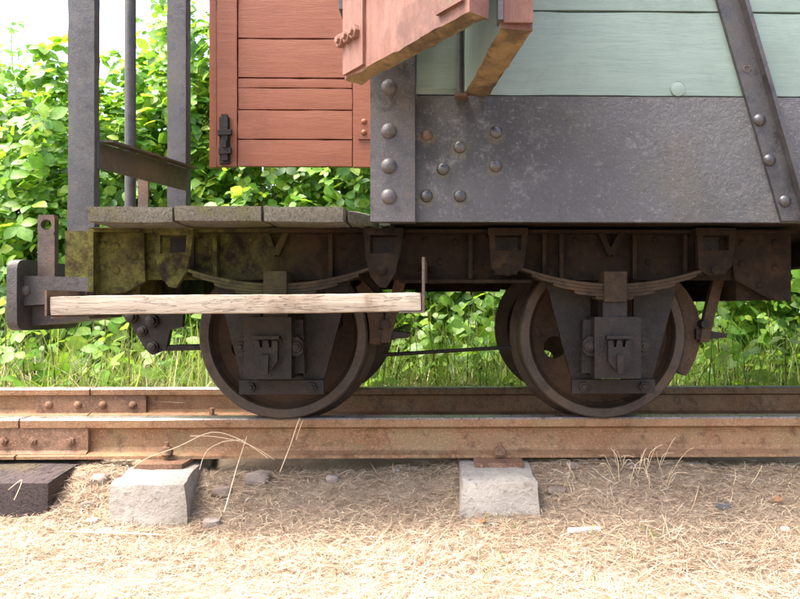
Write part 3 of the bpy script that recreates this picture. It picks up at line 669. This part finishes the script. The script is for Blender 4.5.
pa, pb = P(344, 80, CAMY+1.44), P(470, 12, CAMY+1.10)
dr, a, b, d, nrm, L = leaf((pa.x, pa.y), (pb.x, pb.y), .042, zL, 1.5, [M['red_worn'], M['board_green'], M['raw']], 'side_door', 'faded red side door with bare wood showing underneath')
def on(u, z, out): return a + d*(L*u) - nrm*out + Vector((0,0,z))
def leafbox(name, u0, u1, z0, z1, o0, o1, mat, par, bev=.002):
    bm = bmesh.new(); v = [bm.verts.new(on(u, z, o)) for z in (z0, z1) for u, o in ((u0,o1),(u1,o1),(u1,o0),(u0,o0))]
    for f in ((0,3,2,1),(4,5,6,7),(0,1,5,4),(1,2,6,5),(2,3,7,6),(3,0,4,7)): bm.faces.new([v[i] for i in f])
    return fin(name, bm, mat, par, bevel=bev)
leafbox('door_batten', .02, .215, zL+.008, 1.5, .001, .008, M['red_worn'], dr)
leafbox('door_batten', .80, .97, zL+.022, 1.5, .001, .008, M['red_worn'], dr)
leafbox('hinge_strap', .03, .99, zL+.19, zL+.24, .012, .02, M['red_worn'], dr)
for u, zz, oo in ((.02,.082,.008),(.09,.082,.008),(.155,.082,.008),(.84,.095,.008),(.93,.095,.008)):
    key = ('bolt', M['red_worn'].name, 6)
    if key not in RV: RV[key] = small_mesh('bolt', hexprof(), M['red_worn'], 6)
    o = bpy.data.objects.new('bolt', RV[key]); link(o, on(u, zL+zz, oo), dr); o.scale = (.0145, .018, .0145); o.rotation_euler = (0, 0, math.atan2(d.y, d.x))
box('door_hinge', pa.x-.012, pa.x+.03, pa.y+.004, YB-.0142, zL+.16, zL+.2, M['strap'], dr, .002)
zL2 = PZ(94, YB-.02)
qa, qb = P(463, 95, YB-.006), P(501, 22, CAMY+1.15)
d2, a2, b2, dd2, n2_, L2 = leaf((qa.x, qa.y), (qb.x, qb.y), .057, zL2-.002, 1.5, [M['board_green'], M['red_worn'], M['raw']], 'side_door', 'green faced side door with red outer edge and bare wood underneath', 1)
q = P(501, 22, CAMY+1.15)
bm = bmesh.new(); bbox(bm, q.x+.004, q.x+.056, q.y-.006, q.y-.0005, zL2+.008, 1.5); fin('edge_board', bm, M['red_worn'], d2, bevel=.002)
bm = bmesh.new(); bbox(bm, q.x-.006, q.x+.0035, q.y-.008, q.y+.02, zL2+.012, 1.5); fin('edge_iron', bm, M['strap'], d2, bevel=.002)
tube('hinge_rod', [(PX(460,YB-.02), YB-.02, PZ(95.5,YB-.02)), (PX(460,YB-.02), YB-.02, 1.5)], .0072, M['post'], d2, 10)
q = P(460,95.5,YB-.02); box('rod_foot', q.x-.012, q.x+.016, YB-.03, YB+.001, q.z-.004, q.z+.003, M['pin'], d2, .001)

# ================================================================ plants
LT = np.array([(0,0,0),(.22,.27,.05),(.22,-.27,.05),(.22,0,0),(.52,.37,.05),(.52,-.37,.05),(.52,0,.01),(.80,.22,.0),(.80,-.22,.0),(.80,0,-.03),(1.02,0,-.10)])
LF = [(0,3,1),(0,2,3),(1,3,6,4),(2,5,6,3),(4,6,9,7),(5,8,9,6),(7,9,10),(8,10,9)]
def mesh_np(name, V, faces, mat):
    me = bpy.data.meshes.new(name); me.from_pydata(V.tolist(), [], faces); me.materials.append(mat); 
    for p in me.polygons: p.use_smooth = True
    return me
def leaf_arrays(C, D, Nn, S, wf=1.0):
    D = D/np.linalg.norm(D,axis=1,keepdims=True); Nn = Nn - D*(Nn*D).sum(1,keepdims=True); Nn /= np.linalg.norm(Nn,axis=1,keepdims=True)+1e-9
    B = np.cross(Nn, D); T = LT
    V = C[:,None,:] + S[:,None,None]*(T[None,:,0:1]*D[:,None,:] + wf*T[None,:,1:2]*B[:,None,:] + T[None,:,2:3]*Nn[:,None,:])
    n = len(C); V = V.reshape(-1,3); k_ = len(T)
    F_ = [tuple(i*k_+j for j in f) for i in range(n) for f in LF]
    return V, F_
def trifoliate(C, D, Nn, S):                                 # three leaflets for each leaf
    D = D/np.linalg.norm(D,axis=1,keepdims=True); Nn = Nn - D*(Nn*D).sum(1,keepdims=True); Nn /= np.linalg.norm(Nn,axis=1,keepdims=True)+1e-9
    B = np.cross(Nn, D); out = []
    for ang, sc in ((0,1.),(1.25,.8),(-1.25,.8)):
        d = D*math.cos(ang)+B*math.sin(ang); nn = Nn + rng.normal(0,.22,Nn.shape)
        out.append((C + d*S[:,None]*.12, d, nn, S*sc))
    return [np.concatenate(q) for q in zip(*out)]
def unit(n):
    v = rng.normal(size=(n,3)); return v/np.linalg.norm(v,axis=1,keepdims=True)
# single leaf meshes that the largest leaves share
lc = trifoliate(np.zeros((1,3)), np.array([[1.,0,0]]), np.array([[0.,0,1]]), np.array([1.]))
LEAF3 = mesh_np('leaf', *leaf_arrays(*lc), M['bramble']); LEAF1 = mesh_np('leaf', *leaf_arrays(np.zeros((1,3)), np.array([[1.,0,0]]), np.array([[0.,0,1]]), np.array([1.]), .85), M['nettle'])
def leaf_obj(mesh, parent, c, d, nn, s):
    d = Vector(d).normalized(); nn = Vector(nn); nn = (nn - d*nn.dot(d)).normalized(); bb = nn.cross(d)
    m = Matrix((d, bb, nn)).transposed(); o = bpy.data.objects.new('leaf', mesh); link(o, c, parent)
    o.rotation_euler = m.to_euler(); o.scale = (s,s,s); return o
def bush(cx, cy, rx, ry, h, label, nclus=900, nsingle=26, smin=.045, smax=.092):
    zb = gz(cx, cy); root = thing('bramble_bush', label, 'bush', (cx, cy, zb), 'brambles behind the track')
    nclus = int(nclus*2.3); u = unit(nclus*2); u[:,2] = np.abs(u[:,2])*1.15 - .12; u = u[(u[:,1] < .55)][:nclus]
    lump = np.array([1 + .30*noise.noise(Vector(p*2.3)+Vector((cx*3,cy,0))) + .12*noise.noise(Vector(p*6)+Vector((cx,9,0))) for p in u])
    r = lump*(1-.45*rng.random(len(u))**2.2)
    C = np.array([cx,cy,zb]) + u*r[:,None]*np.array([rx,ry,h]); C[:,2] = np.maximum(C[:,2], zb+.03)
    Nn = u*np.array([.7,.9,.6]) + np.array([-.05,-.25,.65]) + rng.normal(0,.38,u.shape)
    D = rng.normal(0,1,u.shape)*np.array([1,.6,.5]) + np.array([0,-.35,-.45])
    S = smin*.6 + (smax*1.08-smin*.6)*rng.random(len(u))**1.5
    me = mesh_np('foliage', *leaf_arrays(*trifoliate(C,D,Nn,S)), M['bramble'])
    me.transform(Matrix.Translation(-Vector((cx,cy,zb))))
    tag(link(bpy.data.objects.new('foliage', me), (cx,cy,zb), root), kind='stuff')
    for k_ in range(7):                                     # arching canes
        a = random.uniform(0, 2*math.pi); e = Vector((math.cos(a)*rx*.95, -abs(math.sin(a))*ry*.95, h*random.uniform(.35,.95)))
        p0 = Vector((cx+random.uniform(-.08,.08), cy+random.uniform(-.05,.05), zb-.03)); p2 = Vector((cx,cy,zb))+e; p1 = (p0+p2)/2+Vector((0,0,h*.4))
        tube('cane', [(p0*(1-t)**2+p1*2*t*(1-t)+p2*t*t) for t in np.linspace(0,1,9)], [.006-.0005*i for i in range(9)], M['cane'], root, 5)
    idx = np.argsort(C[:,1]-.3*C[:,2])[:nsingle*4]; idx = rng.choice(idx, nsingle, replace=False)
    for i in idx:
        nn = Nn[i]+np.array([0,-.5,.2]); d = D[i]; c = C[i]+np.array([0,-.015,0])
        leaf_obj(LEAF3, root, c, d, nn, float(rng.uniform(.06,.105)))
    return root
BL = ['dense bramble bush seen behind the coupling pin and buffer', 'bramble bush seen between the two black platform posts', 'tall bramble bush beside the red door edge',
      'bramble bush under the bottom edge of the red door', 'low bramble bush behind the gap between the wheels', 'bramble bush mostly hidden behind the second wheel',
      'bramble bush with pale leaves beyond the frame end']
bush(-2.75, 2.1, .62, .6, 1.55, 'bramble bush at the outer end of the hedge, past the buffer')
bush(-2.05, 2.0, .60, .55, 1.60, BL[0], 1100, 40)
bush(-1.58, 2.25, .52, .5, 1.9, BL[1], 1000, 34)
bush(-1.08, 2.25, .55, .55, 2.4, BL[2], 1200, 36)
bush(-.42, 2.1, .58, .55, 1.6, BL[3], 1000, 36)
bush(.30, 2.15, .60, .55, 1.1, BL[4], 1000, 30)
bush(1.0, 2.15, .60, .55, 1.15, BL[5], 900, 14)
bush(1.75, 2.0, .60, .60, 1.3, BL[6], 1000, 30)
bush(2.45, 2.1, .62, .6, 1.4, 'bramble bush at the far right end of the hedge past the wagon frame'.replace('far right ', ''), 900, 10)
bush(-3.55, 2.1, .65, .6, 1.6, 'bramble bush next to the outermost hedge bush, clear of the wagon end', 800, 6)
bush(-4.35, 2.1, .65, .6, 1.5, 'last bramble bush of the hedge, clear of the wagon end', 700, 0)
bush(3.2, 2.1, .65, .6, 1.5, 'bramble bush hidden behind the long side of the wagon body', 700, 0)
for i, (bx, by, bh) in enumerate(((-3.0,3.1,1.5),(-1.9,3.0,1.75),(-.8,3.1,1.8),(.3,3.0,1.5),(1.4,3.0,1.6),(2.5,3.1,1.6))):
    bush(bx, by, .8, .5, bh, 'bramble bush in the second row, behind the ' + ('outermost bush', 'bush by the buffer', 'bush under the red door', 'bush in the wheel gap', 'bush at the frame end', 'last bush')[i], 700, 2, .07, .13)
# loose sprays rising against the sky
def spray(x, y0, y1, Y, n, label):
    p0, p1 = P(x, y0, Y), P(x+random.uniform(-8,8), y1, Y); p0.z -= .5
    root = thing('bramble_spray', label, 'plant', p0, 'sprays above the hedge')
    pts = [p0.lerp(p1, t)+Vector((.03*math.sin(t*5),0,0)) for t in np.linspace(0,1,8)]
    tube('stem', pts, [.005-.0005*i for i in range(8)], M['cane'], root, 5)
    for i in range(n):
        p = p0.lerp(p1, .45+.55*i/(n-1)); leaf_obj(LEAF3, root, p, (random.uniform(-1,1), random.uniform(-.5,.1), random.uniform(-.4,.5)), (random.uniform(-.3,.3),-.5,.8), random.uniform(.04,.07))
spray(10, 90, 22, 2.0, 9, 'thin leafy spray rising into the sky beside the first post')
spray(24, 80, 38, 2.1, 7, 'short leafy spray rising into the sky beside the first post')
spray(158, 70, 6, 2.2, 9, 'leafy spray rising beside the second post')
spray(140, 70, 22, 2.3, 8, 'leafy spray rising between post and brake column')
# broad-leaved weeds by the far rail
WN = [0]
def weed(x, Y, h, n, label, s=.06, group='weeds along the far rail'):
    WN[0] += 1; tri = WN[0] % 2; label = label.replace('leafy green weed', 'three-leaflet bramble shoot' if tri else 'single-leaved green weed')
    X = PX(x, Y); z0 = gz(X, Y)-.01; root = thing('weed_plant', label, 'plant', (X, Y, z0), group)
    lean = Vector((random.uniform(-.12,.12), random.uniform(-.08,.05), 1))
    tube('stem', [Vector((X,Y,z0))+lean*h*t for t in (0,.35,.7,1)], [.0035,.003,.0025,.0015], M['cane'], root, 5)
    for i in range(n):
        t = .25+.75*i/(n-1); a = i*2.4+random.uniform(-.4,.4); c = Vector((X,Y,z0))+lean*h*t
        dv = Vector((math.cos(a), math.sin(a), random.uniform(-.8,.5))); c2 = c + dv.normalized()*random.uniform(.005,.045)
        leaf_obj(LEAF3 if tri else LEAF1, root, c2, dv, (random.uniform(-.8,.8), random.uniform(-1,.1), random.uniform(.25,1)), s*(1.15-.5*t)*random.uniform(.45,1.15)*(.8 if tri else 1))
WL_ = {0: 'leafy green weed growing beyond the rail under the buffer', 1: 'leafy green weed seen through the gap between the wheels', 2: 'leafy green weed growing beyond the rail past the last wheel'}
for x in (-20, 8, 22, 40, 58, 85, 108, 130, 165, 185): weed(x+random.uniform(-4,4), random.uniform(.9,1.4), random.uniform(.15,.45), 11, WL_[0], .11)
for x in (376, 392, 408, 425, 440, 455, 468, 482, 496, 508): weed(x+random.uniform(-4,4), random.uniform(.9,1.5), random.uniform(.15,.52), 11, WL_[1], .105)
for x in (690, 704, 718, 733, 748, 762, 776, 790, 806, 820): weed(x+random.uniform(-4,4), random.uniform(.9,1.5), random.uniform(.15,.52), 11, WL_[2], .105)
# grass: one curved strip each
def blades(n, xr, yr, lr, wr, lift, mat, name, label, tz=0.0, lean=None, zf=gz, sparse=None, parent=None):
    X = rng.uniform(*xr, n); Y = rng.uniform(*yr, n)
    if sparse is not None: keep = sparse(X, Y); X, Y = X[keep], Y[keep]; n = len(X)
    L = rng.uniform(0, 1, n)**1.5*(lr[1]-lr[0])+lr[0]; Wd = rng.uniform(*wr, n); a = rng.uniform(0, 2*math.pi, n)
    e = np.abs(rng.normal(lift[0], lift[1], n)); e = np.minimum(e, 1.5)
    Z = np.array([zf(x, y) for x, y in zip(X, Y)]) + tz + rng.uniform(0,.008,n)
    D = np.stack([np.cos(a)*np.cos(e), np.sin(a)*np.cos(e), np.sin(e)], 1); S = np.stack([-np.sin(a), np.cos(a), rng.normal(0,.3,n)], 1)
    bend = rng.normal(0,.35,n); ts = np.array([0,.33,.67,1.]); ws = np.array([1,.85,.6,.12])
    V = np.zeros((n,8,3)); C0 = np.stack([X,Y,Z],1)
    for i, (t, wv) in enumerate(zip(ts, ws)):
        c = C0 + D*(L*t)[:,None] + S*(bend*L*t*t)[:,None]; c[:,2] -= (np.abs(bend)*.5+.12)*L*t*t*np.cos(e)
        c[:,2] = np.maximum(c[:,2], Z+.0005 - .012*t)
        V[:,2*i] = c - S*(Wd*wv/2)[:,None]; V[:,2*i+1] = c + S*(Wd*wv/2)[:,None]
    F_ = [(k_*8+2*i, k_*8+2*i+1, k_*8+2*i+3, k_*8+2*i+2) for k_ in range(n) for i in range(3)]
    me = mesh_np(name, V.reshape(-1,3), F_, mat)
    return tag(link(bpy.data.objects.new(name, me), (0,0,0), parent), label, 'grass', kind='stuff')
def not_sleeper(X, Y):
    k_ = np.ones(len(X), bool)
    for cx, hx, yf, sk in SLP: k_ &= ~((np.abs(X-(cx-(Y-yf)*sk)) < hx+.002) & (Y > yf+.01))
    return k_
blades(80000, (-1.4,1.4), (-1.1,.05), (.010,.065), (.0006,.0018), (.12,.22), M['straw'], 'dry_grass', 'pale dry grass lying flat in front of the rail', sparse=not_sleeper)
M['litter'] = foliage('dry_litter', [(.17,.11,.07), (.29,.20,.135), (.42,.31,.21), (.54,.43,.31)], .15, .8)
blades(16000, (-2.6,-1.4), (-1.1,-.03), (.02,.08), (.001,.0025), (.12,.22), M['straw'], 'dry_grass', 'dry grass beside the track past the timber sleeper', sparse=not_sleeper)
blades(16000, (1.4,2.6), (-1.1,-.03), (.02,.08), (.001,.0025), (.12,.22), M['straw'], 'dry_grass', 'dry grass beside the track along the wagon body')
blades(34000, (-1.4,1.4), (-.50,.06), (.008,.05), (.0008,.0026), (.15,.28), M['litter'], 'dry_litter', 'brown dry litter and twigs along the foot of the rail', sparse=not_sleeper)
blades(16000, (-1.5,1.5), (-1.15,-.34), (.03,.10), (.0009,.0020), (.45,.35), M['straw'], 'dry_grass_tufts', 'longer straw coloured grass tufts in the foreground', sparse=lambda X, Y: not_sleeper(X,Y) & (np.array([noise.noise(Vector((x*5,y*5,8))) for x, y in zip(X,Y)]) + (-.6-Y)*.3 > .16))
blades(900, (-1.5,1.5), (-1.1,-.2), (.015,.05), (.002,.004), (.7,.4), M['green_grass'], 'green_sprouts', 'small green shoots among the dry grass', sparse=lambda X, Y: not_sleeper(X,Y) & (np.array([noise.noise(Vector((x*4,y*4,18))) for x, y in zip(X,Y)]) > .18))
blades(6500, (-2.6,2.6), (.82,1.9), (.08,.46), (.002,.008), (1.15,.3), M['green_grass'], 'green_grass', 'tall green grass beyond the far rail')
blades(700, (-2.2,-.5), (.80,1.35), (.10,.34), (.002,.005), (.8,.45), M['straw'], 'dead_grass', 'brown dead grass stalks beyond the far rail')
blades(250, (-.4,2.0), (.80,1.35), (.10,.30), (.002,.004), (.8,.45), M['straw'], 'dead_grass', 'thin dead stalks among the green grass beyond the far rail')

# ================================================================ small loose things on the ground
def stone(x, y, Y, s, label, mat='stone', name='stone', sq=(1,.8,.6), group=None, cat='stone'):
    p = P(x, y, Y); g = gz(p.x, Y); bm = bmesh.new(); bmesh.ops.create_icosphere(bm, subdivisions=2, radius=1)
    sd_ = random.random()*50
    for v in bm.verts:
        c = v.co.copy(); c *= 1+.35*noise.noise(c*1.3+Vector((sd_,0,0)))
        for ax in range(3): c[ax] = max(-.75, min(.75, c[ax]))
        v.co = Vector((c.x*s*sq[0], c.y*s*sq[1], c.z*s*sq[2]))
    bmesh.ops.rotate(bm, verts=bm.verts, cent=(0,0,0), matrix=Matrix.Rotation(random.uniform(-.5,.5), 3, 'Z') @ Matrix.Rotation(random.uniform(-.3,.3), 3, 'X'))
    bmesh.ops.translate(bm, verts=bm.verts, vec=(p.x, Y, g+s*sq[2]*.12))
    return tag(fin(name, bm, M[mat], smooth='auto'), label, cat, group)
for i, (x, Y, s) in enumerate(((222,-.10,.032),(258,-.05,.04),(212,-.19,.026),(100,-.08,.03),(88,-.16,.022))):
    stone(x, 0+480, Y, s, 'rough brown stone lying beside the pale concrete sleeper end' if i < 3 else 'small stone lying between timber and concrete sleepers', group='stones by the sleepers')
for i in range(7): stone(random.uniform(280,800), 470, random.uniform(-.06,.02), random.uniform(.012,.024), 'small dark stone in the shade below the rail', group='stones under the rail')
stone(491, 480, -.245, .020, 'small grey slate chip lying against the concrete sleeper face', 'slate', 'slate_chip', (1.2,.7,.4))
stone(721, 480, -.17, .026, 'blue grey slate chip lying alone on dry grass', 'slate', 'slate_chip', (1.2,.8,.35))
stone(785, 480, -.26, .014, 'small white chip beside the rusty dead leaf', 'bone', 'stone_chip', (1,.7,.6))
stone(556, 480, -.13, .026, 'sandy lump of earth beside the concrete sleeper', 'stone', 'stone', (1.2,.8,.5))
def gp(x, Y, dz_=.01): X = PX(x, Y); return Vector((X, Y, gz(X, Y)+dz_))
tag(tube('stick', [gp(568,-.30), gp(583,-.301), gp(600,-.298)], [.006,.007,.005], M['bone'], None, 6), 'short bleached white stick lying on the dry grass', 'stick')
tag(tube('stick', [gp(60,-.28,.012), gp(95,-.285,.012), gp(130,-.28,.012), gp(165,-.275,.011)], [.0022,.0028,.0028,.0018], M['stalk'], None, 6), 'long bleached stick lying in front of the concrete sleeper', 'stick')
for x, Y in ((92,-.20),(104,-.23),(84,-.25)): stone(x, 490, Y, random.uniform(.014,.022), 'pale white stone chip between timber and concrete sleepers', 'bone', 'stone_chip', (1.2,.7,.4), 'white chips by the sleepers')
def dead_leaf(x, Y, s, label):
    p = gp(x, Y, .012); V, F_ = leaf_arrays(np.array([[0.,0,0]]), np.array([[1.,.3,.25]]), np.array([[-.3,-.6,.7]]), np.array([s]))
    o = bpy.data.objects.new('dead_leaf', mesh_np('dead_leaf', V, F_, M['deadleaf'])); tag(link(o, p), label, 'leaf')
dead_leaf(774, -.17, .026, 'curled rust coloured dead leaf on the dry grass'); dead_leaf(478, -.255, .02, 'orange dead leaf lying against the concrete sleeper face')
def stem(pts, r, label, group):
    r *= .62; pts = [Vector(p) for p in pts]; q = []
    for i in range(len(pts)-1):
        p0, p1, p2, p3 = pts[max(i-1,0)], pts[i], pts[i+1], pts[min(i+2,len(pts)-1)]
        for t in (0, .25, .5, .75): q.append(.5*((2*p1)+(p2-p0)*t+(2*p0-5*p1+4*p2-p3)*t*t+(3*p1-p0-3*p2+p3)*t**3)+noise.noise_vector(p1*40+Vector((t,0,0)))*.0015)
    pts = q + [pts[-1]]
    tag(tube('dry_stem', pts, [r]*(len(pts)-1)+[r*.5], M['stalk'], None, 5), label, 'stem', group)
g_ = 'dry stems against the rail'; lb = 'bent straw coloured stem leaning against the front rail'
def pp(*q): return [P(x, y, Y) for x, y, Y in q]
stem(pp((118,490,-.2),(140,462,-.15),(180,446,-.12),(212,432,-.10),(240,440,-.1),(268,458,-.12)), .0018, lb, g_)
stem(pp((190,436,-.11),(215,437,-.11),(250,445,-.12),(275,460,-.12)), .0014, lb, g_)
stem(pp((200,470,-.16),(206,452,-.13),(222,442,-.12),(245,440,-.12)), .0014, lb, g_)
stem(pp((224,512,-.28),(236,470,-.2),(247,436,-.14)), .0018, lb, g_)
stem(pp((280,472,-.13),(290,446,-.11),(300,418,-.09)), .002, lb, g_)
stem(pp((296,440,-.1),(303,420,-.09)), .0015, lb, g_)
stem(pp((14,500,-.22),(22,480,-.2),(8,490,-.24)), .0016, lb, g_)
for k_ in range(26):
    x = random.uniform(606,672); Y = random.uniform(-.13,-.03); a = gp(x, Y, -.004); e = a + Vector((random.uniform(-.05,.05), random.uniform(-.06,.02), random.uniform(.02,.09)))
    m = (a+e)/2+Vector((random.uniform(-.01,.01), 0, .02)); stem([a, m, e], .0013, 'thin brown stem in the dry weed clump below the rail', 'dry weed clump')
for x, y0, y1, dx in ((567,468,448,3),(575,472,452,-8),(733,470,452,2),(748,462,440,14),(690,505,478,8)):
    Y = -.1 if y0 < 480 else -.2; a = gp(x, Y, -.003); b_ = a + Vector((dx*.0027, 0, (y0-y1)*.0026)); stem([a, (a+b_)/2+Vector((.003,0,0)), b_], .0012, 'single upright straw standing below the rail', 'upright straws')
